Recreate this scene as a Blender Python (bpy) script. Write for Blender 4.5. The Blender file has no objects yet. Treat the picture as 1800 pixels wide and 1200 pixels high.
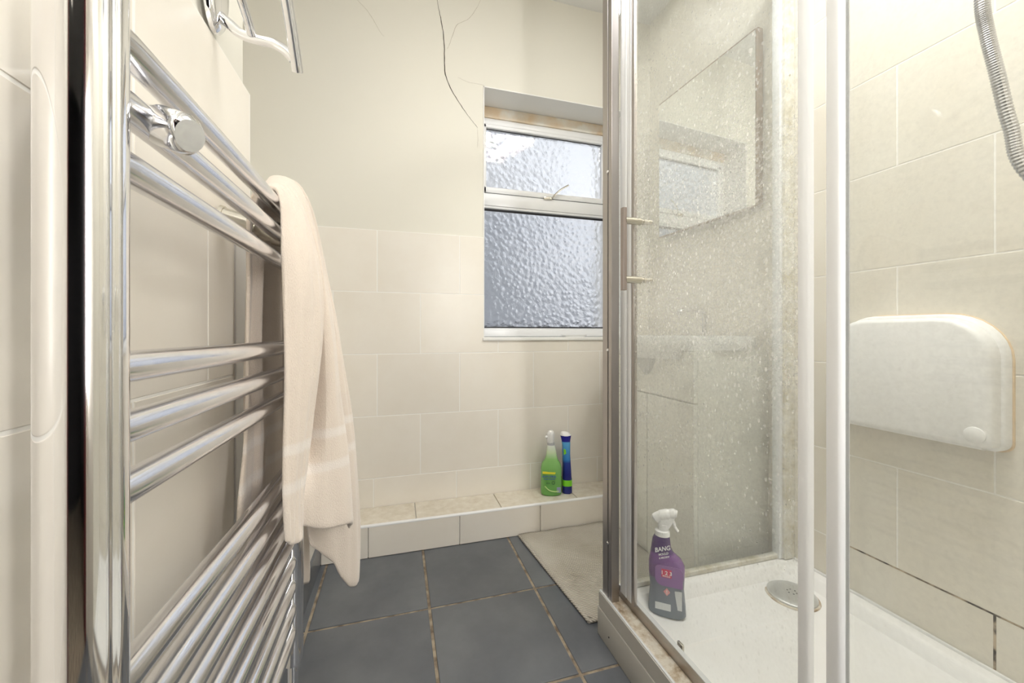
import bpy, bmesh, math, random
from mathutils import Vector, Matrix
random.seed(7)
PI = math.pi
scene = bpy.context.scene
COL = scene.collection

# ------------------------------------------------------------------ camera, world, lights, exposure
cam_d = bpy.data.cameras.new('camera'); cam = bpy.data.objects.new('camera', cam_d); COL.objects.link(cam)
cam_d.sensor_width = 36; cam_d.lens = 13.8; cam_d.shift_y = -15/1800; cam_d.clip_start = .01
cam.location = (0, 0, .82); cam.rotation_euler = (PI/2, 0, math.radians(-16.2))
scene.camera = cam
vs = scene.view_settings
vs.view_transform = 'Standard'; vs.look = 'None'; vs.gamma = 1; vs.use_curve_mapping = False
vs.exposure = 0.64
world = bpy.data.worlds.new('world'); scene.world = world; world.use_nodes = True
wn = world.node_tree; wn.nodes.clear()
wo = wn.nodes.new('ShaderNodeOutputWorld'); wb = wn.nodes.new('ShaderNodeBackground')
wt = wn.nodes.new('ShaderNodeTexCoord'); ws = wn.nodes.new('ShaderNodeSeparateXYZ'); wr = wn.nodes.new('ShaderNodeValToRGB')
wn.links.new(wt.outputs['Generated'], ws.inputs[0]); wn.links.new(ws.outputs['Z'], wr.inputs[0])
wr.color_ramp.elements[0].position = 0.0; wr.color_ramp.elements[0].color = (.92, .93, .95, 1)
wr.color_ramp.elements[1].position = .6; wr.color_ramp.elements[1].color = (.70, .76, .86, 1)
wn.links.new(wr.outputs[0], wb.inputs[0]); wb.inputs[1].default_value = .74
wn.links.new(wb.outputs[0], wo.inputs[0])
sun_d = bpy.data.lights.new('sun', 'SUN'); sun_d.energy = 2.4; sun_d.angle = math.radians(1.0); sun_d.color = (1, .95, .86)
sun = bpy.data.objects.new('sun', sun_d); COL.objects.link(sun)
sun.rotation_euler = Vector((-.10, -1, -.60)).to_track_quat('-Z', 'Y').to_euler()
FILL_W = 5.0          # base power of each added lamp

# ------------------------------------------------------------------ material helpers
def mat(name, col, rough=.5, metal=0, spec=.5, **k):
    m = bpy.data.materials.new(name); m.use_nodes = True
    p = m.node_tree.nodes['Principled BSDF']
    p.inputs['Base Color'].default_value = (*col, 1); p.inputs['Roughness'].default_value = rough
    p.inputs['Metallic'].default_value = metal; p.inputs['Specular IOR Level'].default_value = spec
    for a, b in k.items(): p.inputs[a.replace('_', ' ')].default_value = b
    return m
def N(m, t, **k):
    n = m.node_tree.nodes.new(t)
    for a, b in k.items(): setattr(n, a, b)
    return n
def L(m, a, b): m.node_tree.links.new(a, b)
def P(m): return m.node_tree.nodes['Principled BSDF']
def noise(m, scale, detail=3, rough=.5, stretch=None, coord='Object'):
    tc = N(m, 'ShaderNodeTexCoord'); src = tc.outputs[coord]
    if stretch:
        mp = N(m, 'ShaderNodeMapping'); mp.inputs['Scale'].default_value = stretch; L(m, src, mp.inputs[0]); src = mp.outputs[0]
    n = N(m, 'ShaderNodeTexNoise'); n.inputs['Scale'].default_value = scale; n.inputs['Detail'].default_value = detail
    n.inputs['Roughness'].default_value = rough; L(m, src, n.inputs['Vector']); return n
def ramp(m, src, stops):
    r = N(m, 'ShaderNodeValToRGB'); L(m, src, r.inputs[0]); e = r.color_ramp.elements
    while len(e) < len(stops): e.new(.5)
    for q, (p_, c) in zip(e, stops): q.position = p_; q.color = c if len(c) == 4 else (*c, 1)
    return r
def g(v): return (v, v, v)
def math_(m, op, a, b=None, clamp=False):
    n = N(m, 'ShaderNodeMath', operation=op, use_clamp=clamp)
    for i, x in enumerate((a, b)):
        if x is None: continue
        if isinstance(x, (int, float)): n.inputs[i].default_value = x
        else: L(m, x, n.inputs[i])
    return n.outputs[0]
def bump(m, src, strength=.2, dist=.002):
    b = N(m, 'ShaderNodeBump'); b.inputs['Strength'].default_value = strength; b.inputs['Distance'].default_value = dist
    L(m, src, b.inputs['Height']); L(m, b.outputs[0], P(m).inputs['Normal']); return b

def tile_mat(name, c0, c1, rough, scale, rnd=.06, bstr=.08):
    m = mat(name, c0, rough)
    n = noise(m, scale, 6, .6); oi = N(m, 'ShaderNodeObjectInfo')
    n.noise_dimensions = '4D'; L(m, math_(m, 'MULTIPLY', oi.outputs['Random'], 50), n.inputs['W'])
    r = ramp(m, n.outputs[0], [(.3, c0), (.7, c1)])
    hsv = N(m, 'ShaderNodeHueSaturation'); L(m, r.outputs[0], hsv.inputs['Color'])
    L(m, math_(m, 'ADD', math_(m, 'MULTIPLY', oi.outputs['Random'], rnd), 1-rnd/2), hsv.inputs['Value'])
    L(m, hsv.outputs[0], P(m).inputs['Base Color'])
    bump(m, n.outputs[0], bstr, .001); return m
M = {}
M['tile'] = tile_mat('wall_tile', (.86, .815, .735), (.83, .775, .685), .3, 7, .04)
M['tile_shower'] = tile_mat('shower_tile', (.81, .78, .70), (.775, .73, .635), .32, 6, .04)
M['floor_tile'] = tile_mat('slate_floor_tile', (.095, .103, .117), (.165, .173, .185), .30, 5, .12, .25)
M['tile_ledge'] = tile_mat('ledge_tile', (.82, .77, .67), (.66, .59, .47), .5, 34, .04)
M['paint'] = mat('cream_paint', (.78, .725, .60), .6); bump(M['paint'], noise(M['paint'], 60, 3).outputs[0], .05, .001)
n_ = noise(M['paint'], 1.6, 4); L(M['paint'], ramp(M['paint'], n_.outputs[0], [(.3, (.775, .745, .655)), (.7, (.755, .73, .65))]).outputs[0], P(M['paint']).inputs['Base Color'])
M['white_paint'] = mat('white_paint', (.86, .85, .82), .55)
M['ceiling'] = mat('ceiling_paint', (.86, .86, .85), .7)
M['grout'] = mat('wall_grout', (.93, .91, .86), .8)
M['fgrout'] = mat('floor_grout', (.30, .25, .19), .9)
n_ = noise(M['fgrout'], 30, 5); L(M['fgrout'], ramp(M['fgrout'], n_.outputs[0], [(.35, (.16, .12, .085)), (.6, (.40, .33, .24))]).outputs[0], P(M['fgrout']).inputs['Base Color'])
M['mould'] = mat('mouldy_grout', (.05, .045, .04), .9)
n_ = noise(M['mould'], 45, 5); L(M['mould'], ramp(M['mould'], n_.outputs[0], [(.42, (.06, .05, .045)), (.62, (.55, .45, .33))]).outputs[0], P(M['mould']).inputs['Base Color'])
M['chrome'] = mat('chrome', (.86, .86, .88), .07, 1)
M['chrome_rail'] = mat('worn_chrome', (.80, .80, .83), .2, 1)
n_ = noise(M['chrome_rail'], 40, 5); L(M['chrome_rail'], ramp(M['chrome_rail'], n_.outputs[0], [(.3, g(.12)), (.7, g(.26))]).outputs[0], P(M['chrome_rail']).inputs['Roughness'])
M['alu'] = mat('satin_aluminium', (.46, .43, .41), .3, 1)
M['alu_white'] = mat('white_chrome_profile', (.84, .86, .88), .25, .3)
M['nickel'] = mat('brushed_nickel', (.60, .57, .50), .25, 1)
M['upvc'] = mat('white_upvc', (.86, .86, .86), .25)
M['seal'] = mat('translucent_white_seal', (.95, .96, .98), .4)
M['dark'] = mat('dark_rubber', (.03, .03, .035), .5)
M['gap'] = mat('dark_gap', (.04, .045, .055), .6)
M['acrylic'] = mat('white_acrylic', (.84, .845, .83), .22)
n_ = noise(M['acrylic'], 5, 5); L(M['acrylic'], ramp(M['acrylic'], n_.outputs[0], [(.35, (.93, .93, .92)), (.75, (.88, .875, .85))]).outputs[0], P(M['acrylic']).inputs['Base Color'])
M['riser'] = mat('grey_plastic_riser', (.52, .50, .46), .4)
M['white_plastic'] = mat('white_plastic', (.86, .86, .85), .3)
M['seat'] = mat('cream_white_plastic', (.90, .90, .885), .3)
M['vanity'] = mat('vanity_cream_laminate', (.90, .89, .82), .4)
M['ceramic'] = mat('white_ceramic', (.88, .88, .87), .1)
M['wood'] = mat('brown_wood_edge', (.20, .12, .06), .5)
M['mirror'] = mat('mirror_silver', (.93, .95, .94), .01, 1)
M['crack'] = mat('crack_shadow', (.05, .04, .03), 1)
M['crack_faint'] = mat('hairline_crack', (.42, .37, .29), 1)
M['drain'] = mat('dull_chrome_drain', (.66, .67, .66), .35, .6)
M['scum'] = mat('limescale_dirt', (.6, .5, .35), .9)
n_ = noise(M['scum'], 28, 6, .7); L(M['scum'], ramp(M['scum'], n_.outputs[0], [(.30, (.22, .15, .09)), (.42, (.50, .41, .30)), (.56, (.70, .65, .56))]).outputs[0], P(M['scum']).inputs['Base Color'])
bump(M['scum'], n_.outputs[0], .8, .004)
M['frosty'] = mat('dirty_sealant', (.8, .78, .72), .7)
n_ = noise(M['frosty'], 22, 6, .7); L(M['frosty'], ramp(M['frosty'], n_.outputs[0], [(.30, (.45, .40, .27)), (.45, (.66, .63, .53)), (.6, (.78, .77, .71))]).outputs[0], P(M['frosty']).inputs['Base Color'])

# towel: terry cloth
m = M['towel'] = mat('terry_towel', (.80, .68, .57), .95, 0, .1, Sheen_Weight=.4)
n1 = noise(m, 800, 2, .5, (1, 1, .45)); n2 = noise(m, 18, 3)
bump(m, math_(m, 'ADD', n1.outputs[0], math_(m, 'MULTIPLY', n2.outputs[0], .3)), .6, .002)
tc = N(m, 'ShaderNodeTexCoord'); sp = N(m, 'ShaderNodeSeparateXYZ'); L(m, tc.outputs['Object'], sp.inputs[0])
r = ramp(m, sp.outputs['Z'], [(.0, (.755, .665, .575)), (.585, (.755, .665, .575)), (.59, (.80, .73, .66)), (.60, (.80, .73, .66)), (.605, (.745, .65, .555)), (.64, (.745, .65, .555)), (.645, (.80, .73, .66)), (.655, (.80, .73, .66)), (.66, (.745, .65, .555))])
L(m, r.outputs[0], P(m).inputs['Base Color'])
# bath mat
m = M['mat'] = mat('ribbed_cotton_mat', (.66, .61, .53), .95, 0, .1)
w = N(m, 'ShaderNodeTexWave', wave_type='BANDS', bands_direction='DIAGONAL'); w.inputs['Scale'].default_value = 62; w.inputs['Distortion'].default_value = 1.2
tc = N(m, 'ShaderNodeTexCoord'); L(m, tc.outputs['Object'], w.inputs['Vector'])
bump(m, w.outputs['Fac'], .7, .003)
n_ = noise(m, 5, 4); mx = N(m, 'ShaderNodeMix', data_type='RGBA'); mx.blend_type = 'MULTIPLY'; mx.inputs[0].default_value = .35
L(m, ramp(m, n_.outputs[0], [(.35, (.58, .53, .45)), (.6, (.70, .655, .58))]).outputs[0], mx.inputs[6]); L(m, w.outputs['Color'], mx.inputs[7]); L(m, mx.outputs[2], P(m).inputs['Base Color'])

# shower glass with limescale
def shower_glass(name, haze, speck, zmid, zwid, edge=None):
    m = bpy.data.materials.new(name); m.use_nodes = True; nt = m.node_tree; nt.nodes.clear()
    out = N(m, 'ShaderNodeOutputMaterial'); tr = N(m, 'ShaderNodeBsdfTransparent'); tr.inputs[0].default_value = (.985, .992, .985, 1)
    gl = N(m, 'ShaderNodeBsdfGlossy'); gl.inputs['Roughness'].default_value = .015
    ge = N(m, 'ShaderNodeNewGeometry'); dt = N(m, 'ShaderNodeVectorMath', operation='DOT_PRODUCT'); L(m, ge.outputs['Normal'], dt.inputs[0]); L(m, ge.outputs['Incoming'], dt.inputs[1])
    fr = math_(m, 'ADD', .035, math_(m, 'MULTIPLY', math_(m, 'POWER', math_(m, 'SUBTRACT', 1, math_(m, 'ABSOLUTE', dt.outputs['Value']), True), 5), .9))
    m1 = N(m, 'ShaderNodeMixShader'); L(m, fr, m1.inputs[0]); L(m, tr.outputs[0], m1.inputs[1]); L(m, gl.outputs[0], m1.inputs[2])
    df = N(m, 'ShaderNodeBsdfDiffuse'); df.inputs[0].default_value = (.97, .97, .96, 1)
    tl = N(m, 'ShaderNodeBsdfTranslucent'); tl.inputs[0].default_value = (.97, .97, .96, 1)
    m0 = N(m, 'ShaderNodeMixShader'); m0.inputs[0].default_value = .5; L(m, df.outputs[0], m0.inputs[1]); L(m, tl.outputs[0], m0.inputs[2])
    m2 = N(m, 'ShaderNodeMixShader'); L(m, m1.outputs[0], m2.inputs[1]); L(m, m0.outputs[0], m2.inputs[2]); L(m, m2.outputs[0], out.inputs[0])
    tc = N(m, 'ShaderNodeTexCoord'); sp = N(m, 'ShaderNodeSeparateXYZ'); L(m, tc.outputs['Object'], sp.inputs[0])
    z = math_(m, 'DIVIDE', math_(m, 'SUBTRACT', sp.outputs['Z'], zmid), zwid)
    prof = math_(m, 'EXPONENT', math_(m, 'MULTIPLY', math_(m, 'MULTIPLY', z, z), -1))
    big = noise(m, 4.5, 5, .6); fine = noise(m, 150, 3, .7); streak = noise(m, 60, 3, .6, (1, 1, .035))
    bigr = ramp(m, big.outputs[0], [(.3, g(.35)), (.65, g(1))]).outputs[0]
    finer = ramp(m, fine.outputs[0], [(.42, g(.35)), (.66, g(1))]).outputs[0]
    sr = ramp(m, streak.outputs[0], [(.5, g(.8)), (.72, g(1.0))]).outputs[0]
    h = math_(m, 'MULTIPLY', math_(m, 'MULTIPLY', prof, bigr), math_(m, 'MULTIPLY', finer, sr)); h = math_(m, 'MULTIPLY', h, haze)
    vor = N(m, 'ShaderNodeTexVoronoi'); vor.inputs['Scale'].default_value = 210; vor.inputs['Randomness'].default_value = 1
    mp = N(m, 'ShaderNodeMapping'); mp.inputs['Scale'].default_value = (1, 1, .6); L(m, tc.outputs['Object'], mp.inputs[0]); L(m, mp.outputs[0], vor.inputs['Vector'])
    sepc = N(m, 'ShaderNodeSeparateColor'); L(m, vor.outputs['Color'], sepc.inputs[0])
    rad = math_(m, 'MULTIPLY', math_(m, 'POWER', sepc.outputs[0], 7), .5)
    dots = math_(m, 'LESS_THAN', vor.outputs['Distance'], rad)
    prof2 = math_(m, 'ADD', math_(m, 'MULTIPLY', prof, .9), .03)
    d = math_(m, 'MULTIPLY', math_(m, 'MULTIPLY', dots, speck), prof2)
    f = math_(m, 'ADD', h, d)
    ax, a, b, amt = edge if edge else ('Y', 0, 1, 0)
    if edge:
        mr = N(m, 'ShaderNodeMapRange'); L(m, sp.outputs[ax], mr.inputs[0]); mr.inputs[1].default_value = a; mr.inputs[2].default_value = b
        mr.inputs[3].default_value = 0; mr.inputs[4].default_value = amt; f = math_(m, 'ADD', f, math_(m, 'MULTIPLY', mr.outputs[0], finer))
    f = math_(m, 'MINIMUM', f, .93, True)
    L(m, f, m2.inputs[0]); return m
M['glass_door'] = shower_glass('limescaled_door_glass', .62, .5, .86, .46, ('Y', .62, .86, .42))
M['glass_side'] = shower_glass('limescaled_side_glass', .28, .04, .75, .5, ('X', .98, 1.15, .16))
M['glass_fixed'] = shower_glass('cleaner_fixed_glass', .10, .03, .85, .7, ('Y', .22, .36, .25))

# obscured window pane
m = M['pane'] = bpy.data.materials.new('dimpled_obscured_glass'); m.use_nodes = True; m.node_tree.nodes.clear()
out = N(m, 'ShaderNodeOutputMaterial'); rf = N(m, 'ShaderNodeBsdfRefraction'); rf.inputs['IOR'].default_value = 1.25; rf.inputs['Roughness'].default_value = .15
tl = N(m, 'ShaderNodeBsdfTranslucent'); tl.inputs[0].default_value = (.9, .93, .97, 1); rf.inputs[0].default_value = (.97, .98, 1, 1)
gl = N(m, 'ShaderNodeBsdfGlossy'); gl.inputs['Roughness'].default_value = .1
mx = N(m, 'ShaderNodeMixShader'); mx.inputs[0].default_value = .24; L(m, rf.outputs[0], mx.inputs[1]); L(m, tl.outputs[0], mx.inputs[2])
mx2 = N(m, 'ShaderNodeMixShader'); mx2.inputs[0].default_value = .05; L(m, mx.outputs[0], mx2.inputs[1]); L(m, gl.outputs[0], mx2.inputs[2]); L(m, mx2.outputs[0], out.inputs[0])
vo = N(m, 'ShaderNodeTexVoronoi', feature='SMOOTH_F1'); vo.inputs['Scale'].default_value = 48; tc = N(m, 'ShaderNodeTexCoord'); L(m, tc.outputs['Object'], vo.inputs['Vector'])
nz = noise(m, 160, 3, .6); hh = math_(m, 'ADD', math_(m, 'MULTIPLY', vo.outputs['Distance'], 1.0), math_(m, 'MULTIPLY', nz.outputs[0], .35))
b = N(m, 'ShaderNodeBump'); b.inputs['Strength'].default_value = 1.0; b.inputs['Distance'].default_value = .03; L(m, hh, b.inputs['Height'])
for s in (rf, tl, gl): L(m, b.outputs[0], s.inputs['Normal'])

m = M['pane_outer'] = bpy.data.materials.new('clear_outer_glass_face'); m.use_nodes = True; m.node_tree.nodes.clear()
o_ = N(m, 'ShaderNodeOutputMaterial'); q_ = N(m, 'ShaderNodeBsdfTransparent'); L(m, q_.outputs[0], o_.inputs[0])
def emit(name, col, s):
    m = bpy.data.materials.new(name); m.use_nodes = True; m.node_tree.nodes.clear()
    o = N(m, 'ShaderNodeOutputMaterial'); e = N(m, 'ShaderNodeEmission'); e.inputs[0].default_value = (*col, 1); e.inputs[1].default_value = s
    L(m, e.outputs[0], o.inputs[0]); return m

# ------------------------------------------------------------------ mesh helpers
def obj(name, bm, m, parent=None, smooth=False, loc=None):
    me = bpy.data.meshes.new(name); bmesh.ops.recalc_face_normals(bm, faces=bm.faces); bm.to_mesh(me); bm.free()
    for mm in (m if isinstance(m, (list, tuple)) else [m]): me.materials.append(mm)
    if smooth:
        for p in me.polygons: p.use_smooth = True
        try: me.set_sharp_from_angle(angle=math.radians(38))
        except Exception: pass
    o = bpy.data.objects.new(name, me); COL.objects.link(o)
    if parent: o.parent = parent
    if loc: o.location = loc
    return o
def thing(name, label, cat, loc=(0, 0, 0), rz=0, group=None):
    o = bpy.data.objects.new(name, None); COL.objects.link(o); o.location = loc; o.rotation_euler = (0, 0, rz); o.empty_display_size = .05
    o['label'] = label; o['category'] = cat
    if group: o['group'] = group
    return o
def struct(o, label, cat): o['kind'] = 'structure'; o['label'] = label; o['category'] = cat; return o
def box(bm, x0, x1, y0, y1, z0, z1, bev=0, seg=2):
    vs_ = [bm.verts.new((x, y, z)) for x in (x0, x1) for y in (y0, y1) for z in (z0, z1)]
    fs = [(0, 1, 3, 2), (4, 6, 7, 5), (0, 4, 5, 1), (2, 3, 7, 6), (0, 2, 6, 4), (1, 5, 7, 3)]
    F = [bm.faces.new([vs_[i] for i in f]) for f in fs]
    if bev:
        es = list({e for f in F for e in f.edges}); bmesh.ops.bevel(bm, geom=es, offset=bev, segments=seg, affect='EDGES', profile=.5)
    return bm
def nb(*a, **k): return box(bmesh.new(), *a, **k)
def prism(bm, poly, mapf, d0, d1, bev=0):
    """poly: 2-D outline; mapf(a,b,d) -> xyz"""
    A = [bm.verts.new(mapf(a, b, d0)) for a, b in poly]; n = len(poly)
    if bev:
        cx = sum(p[0] for p in poly)/n; cy = sum(p[1] for p in poly)/n
        # inset outline by bev (works for axis-aligned polygons)
        ins = []
        for i in range(n):
            p0, p1, p2 = Vector(poly[i-1]), Vector(poly[i]), Vector(poly[(i+1) % n])
            e1 = (p1-p0).normalized(); e2 = (p2-p1).normalized()
            n1 = Vector((-e1.y, e1.x)); n2 = Vector((-e2.y, e2.x)); nn = (n1+n2); nn = nn/max(nn.dot(n1), .2)
            ins.append(p1+nn*bev)
        B = [bm.verts.new(mapf(a, b, d1-(d1-d0)/abs(d1-d0)*bev)) for a, b in poly]
        C_ = [bm.verts.new(mapf(p.x, p.y, d1)) for p in ins]
        rings = [A, B, C_]
    else:
        rings = [A, [bm.verts.new(mapf(a, b, d1)) for a, b in poly]]
    for r0, r1 in zip(rings, rings[1:]):
        for i in range(n): bm.faces.new((r0[i], r0[(i+1) % n], r1[(i+1) % n], r1[i]))
    bm.faces.new(rings[0][::-1]); bm.faces.new(rings[-1])
    return bm
def tube(bm, pts, r, seg=16, cap=True, sx=1, flatn=None):
    pts = [Vector(p) for p in pts]; rings = []; up = None
    for i, p in enumerate(pts):
        d = (pts[min(i+1, len(pts)-1)]-pts[max(i-1, 0)]).normalized()
        if up is None: up = Vector((0, 0, 1)) if abs(d.z) < .9 else Vector((1, 0, 0))
        a = (up-d*up.dot(d)).normalized(); up = a; b_ = d.cross(a)
        rr = r[i] if isinstance(r, (list, tuple)) else r
        rings.append([bm.verts.new(p+a*math.cos(2*PI*k/seg)*rr+b_*math.sin(2*PI*k/seg)*rr*sx) for k in range(seg)])
    for r0, r1 in zip(rings, rings[1:]):
        for k in range(seg): bm.faces.new((r0[k], r0[(k+1) % seg], r1[(k+1) % seg], r1[k]))
    if cap: bm.faces.new(rings[0][::-1]); bm.faces.new(rings[-1])
    return bm
def nt_(*a, **k): return tube(bmesh.new(), *a, **k)
def smooth_path(pts, n=8):
    pts = [Vector(p) for p in pts]; out = []
    for i in range(len(pts)-1):
        p0, p1, p2, p3 = pts[max(i-1, 0)], pts[i], pts[i+1], pts[min(i+2, len(pts)-1)]
        for k in range(n):
            t = k/n; out.append(.5*((2*p1)+(p2-p0)*t+(2*p0-5*p1+4*p2-p3)*t*t+(3*p1-p0-3*p2+p3)*t**3))
    out.append(pts[-1]); return out
def loft(bm, secs, seg=32, e=2.5):
    """secs: (z, half_x, half_y, off_x, off_y[, e])"""
    rings = []
    for s in secs:
        z, hx, hy, ox, oy = s[:5]; ee = s[5] if len(s) > 5 else e; R = []
        for k in range(seg):
            a = 2*PI*k/seg; c, q = math.cos(a), math.sin(a)
            R.append(bm.verts.new((ox+hx*math.copysign(abs(c)**(2/ee), c), oy+hy*math.copysign(abs(q)**(2/ee), q), z)))
        rings.append(R)
    for r0, r1 in zip(rings, rings[1:]):
        for k in range(seg): bm.faces.new((r0[k], r0[(k+1) % seg], r1[(k+1) % seg], r1[k]))
    bm.faces.new(rings[0][::-1]); bm.faces.new(rings[-1]); return bm
def rrect(x0, x1, z0, z1, r, n=8):
    """rounded rectangle outline, r = (bl, br, tr, tl)"""
    out = []
    for (cx, cz, rr, a0) in ((x0, z0, r[0], PI), (x1, z0, r[1], 1.5*PI), (x1, z1, r[2], 0), (x0, z1, r[3], .5*PI)):
        ox = cx+rr if cx == x0 else cx-rr; oz = cz+rr if cz == z0 else cz-rr
        for k in range(n+1):
            a = a0+k/n*PI/2; out.append((ox+rr*math.cos(a), oz+rr*math.sin(a)))
    return out
def text(body, size, m, parent, loc, rot=(PI/2, 0, 0), depth=.0002, shear=0, name='lettering', align='CENTER'):
    c = bpy.data.curves.new(name, 'FONT'); c.body = body; c.size = size; c.extrude = depth; c.align_x = align; c.align_y = 'CENTER'; c.shear = shear; c.offset = size*.02
    c.materials.append(m); tmp = bpy.data.objects.new(name, c); COL.objects.link(tmp); bpy.context.view_layer.update()
    me = bpy.data.meshes.new_from_object(tmp.evaluated_get(bpy.context.evaluated_depsgraph_get())); bpy.data.objects.remove(tmp); bpy.data.curves.remove(c)
    o = bpy.data.objects.new(name, me); COL.objects.link(o); o.parent = parent; o.location = loc; o.rotation_euler = rot; return o

# tiles ------------------------------------------------------------
JW = .0017      # half joint on the walls
def tiles(parent, rects, mapf, m, d0, d1, jh=JW, hole=None, bev=.0006, cache={}):
    for (a0, a1, b0, b1) in rects:
        A0, A1, B0, B1 = a0+jh, a1-jh, b0+jh, b1-jh
        poly = [(A0, B0), (A1, B0), (A1, B1), (A0, B1)]
        if hole:
            h0, h1, k0, k1 = hole
            if A0 < h1 and A1 > h0 and B0 < k1 and B1 > k0:
                if A0 >= h0 and A1 <= h1:
                    if B0 >= k0 and B1 <= k1: continue
                    if B0 < k0: poly = [(A0, B0), (A1, B0), (A1, k0), (A0, k0)]
                elif B0 >= k0:
                    if A0 < h0: poly = [(A0, B0), (h0, B0), (h0, B1), (A0, B1)]
                    else: poly = [(h1, B0), (A1, B0), (A1, B1), (h1, B1)]
                elif A0 < h0: poly = [(A0, B0), (A1, B0), (A1, k0), (h0, k0), (h0, B1), (A0, B1)]
                else: poly = [(A0, B0), (A1, B0), (A1, B1), (h1, B1), (h1, k0), (A0, k0)]
        amin = min(p[0] for p in poly); bmin = min(p[1] for p in poly)
        loc = mapf(amin, bmin, 0); z0 = mapf(0, 0, 0)
        rel = [(round(p[0]-amin, 5), round(p[1]-bmin, 5)) for p in poly]
        if max(p[0] for p in rel) < .004 or max(p[1] for p in rel) < .004: continue
        key = (m.name, tuple(rel), d0, d1, tuple(round(v, 4) for v in mapf(1, 2, 3)))
        if key in cache:
            o = bpy.data.objects.new('tile', cache[key]); COL.objects.link(o); o.parent = parent
        else:
            bm = bmesh.new(); mf = lambda a, b, d: tuple(q-w for q, w in zip(mapf(a, b, d), z0))
            prism(bm, rel, mf, d0, d1, bev); o = obj('tile', bm, m, parent); cache[key] = o.data
        o.location = loc
def grid(a0, a1, rows):
    out = []
    for b0, b1, ph in rows:
        k = math.floor((a0-ph)/.333); a = ph+k*.333
        while a < a1-1e-6:
            s, e_ = max(a, a0), min(a+.333, a1)
            if e_-s > .006: out.append((s, e_, b0, b1))
            a += .333
    return out

# ================================================================== SETTING
CEIL = 2.344; XR = 1.19; YB = 1.67; YN = -.62; XL = -.263
# floor
fl = obj('floor', nb(-.80, 1.30, -2.2, 1.90, -.06, -.003), M['fgrout']); struct(fl, 'dark slate-grey tiled bathroom floor with beige grout lines', 'floor')
fx = [-.29, -.242, .0903, .4227, .755, 1.087, 1.20]; fy = [-.62, -.468, -.136, .196, .528, .860, 1.192, 1.524]
jf = .0042
fr = [(fx[i], fx[i+1], fy[j], fy[j+1]) for i in range(len(fx)-1) for j in range(len(fy)-1)]
tiles(fl, fr, lambda a, b, d: (a, b, d), M['floor_tile'], -.008, .0, jf, None, .0012)
# ceiling
ce = obj('ceiling', nb(-.80, 1.30, -2.2, 1.90, CEIL, CEIL+.08), M['ceiling']); struct(ce, 'plain white painted ceiling above the shower and window', 'ceiling')
# back wall with window hole
WX0, WX1, WZ0, WZ1 = .357, 1.06, .798, 1.894; YP = YB+.008; YO = 1.99
bm = bmesh.new()
for a in ((-.80, WX0, 0, CEIL), (WX1, 1.30, 0, CEIL), (WX0, WX1, 0, WZ0), (WX0, WX1, WZ1, CEIL)):
    box(bm, a[0], a[1], YP, YO, a[2], a[3])
wbk = obj('wall_back', bm, M['paint']); struct(wbk, 'cream painted back wall, cracked above, beige tiles below, with the window', 'wall')
bm = bmesh.new()   # plastered white reveal lining
t_ = .004
box(bm, WX0, WX0+t_, YP-.004, YO-.001, WZ0, WZ1); box(bm, WX1-t_, WX1, YP-.004, YO-.001, WZ0, WZ1); box(bm, WX0, WX1, YP-.004, YO-.001, WZ1-t_, WZ1)
obj('window_reveal', bm, M['white_paint'], wbk)
gr = obj('grout', bmesh.new(), M['grout'], wbk); bm = bmesh.new()
for a in ((-.75, WX0, 0, 1.235), (WX1, XR, 0, 1.235), (WX0, WX1, 0, WZ0)): box(bm, a[0], a[1], YB+.0007, YB+.0079, a[2], a[3])
bm.to_mesh(gr.data); bm.free()
PB = .0896; PA = -.08
rowsB = [(.985, 1.235, PA), (.735, .985, PB), (.485, .735, PA), (.235, .485, PB), (0.0, .235, PA-.014)]
tiles(wbk, grid(-.75, XR, rowsB), lambda a, b, d: (a, YB+d, b), M['tile'], .0079, 0, JW, (WX0, WX1, WZ0, WZ1+1))
# plaster cracks
def crack(pts, w, m, dseg=6):
    P3 = smooth_path([(x, YP-.0006, z) for x, z in pts], dseg); bm = bmesh.new(); prev = None
    for i, p in enumerate(P3):
        f = i/(len(P3)-1); ww = w*(.35+.65*math.sin(PI*min(max(f, .05), .9)))*(.8+.4*random.random())
        j = (random.random()-.5)*w*1.2
        q = (bm.verts.new((p.x-ww+j, p.y, p.z)), bm.verts.new((p.x+ww+j, p.y, p.z)), bm.verts.new((p.x+j, p.y+.0012, p.z)))
        if prev:
            for k in range(3): bm.faces.new((prev[k], prev[(k+1) % 3], q[(k+1) % 3], q[k]))
        prev = q
    return obj('crack', bm, m, wbk)
crack([(0.1554, 2.2421), (0.1672, 2.1777), (0.1815, 2.1087), (0.1887, 2.0379), (0.191, 1.9298), (0.2151, 1.8616), (0.2588, 1.796), (0.3032, 1.7417), (0.3307, 1.7113)], .0018, M['crack'])
crack([(0.3307, 1.7113), (0.3332, 1.6598), (0.3307, 1.6224)], .0006, M['crack_faint'])
crack([(0.3457, 2.268), (0.3282, 2.2292), (0.2958, 2.1776), (0.2637, 2.1533), (0.2417, 2.1363), (0.2272, 2.0991), (0.2103, 2.0471), (0.2006, 2.0258)], .0009, M['crack_faint'])
crack([(-0.1561, 2.1493), (-0.1198, 2.1167), (-0.0917, 2.0772), (-0.0699, 2.0404), (-0.0545, 2.0252)], .0006, M['crack_faint'])
crack([(0.2466, 1.9133), (0.2883, 1.9013), (0.3282, 1.901), (0.3584, 1.8989)], .0006, M['crack_faint'])
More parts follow.
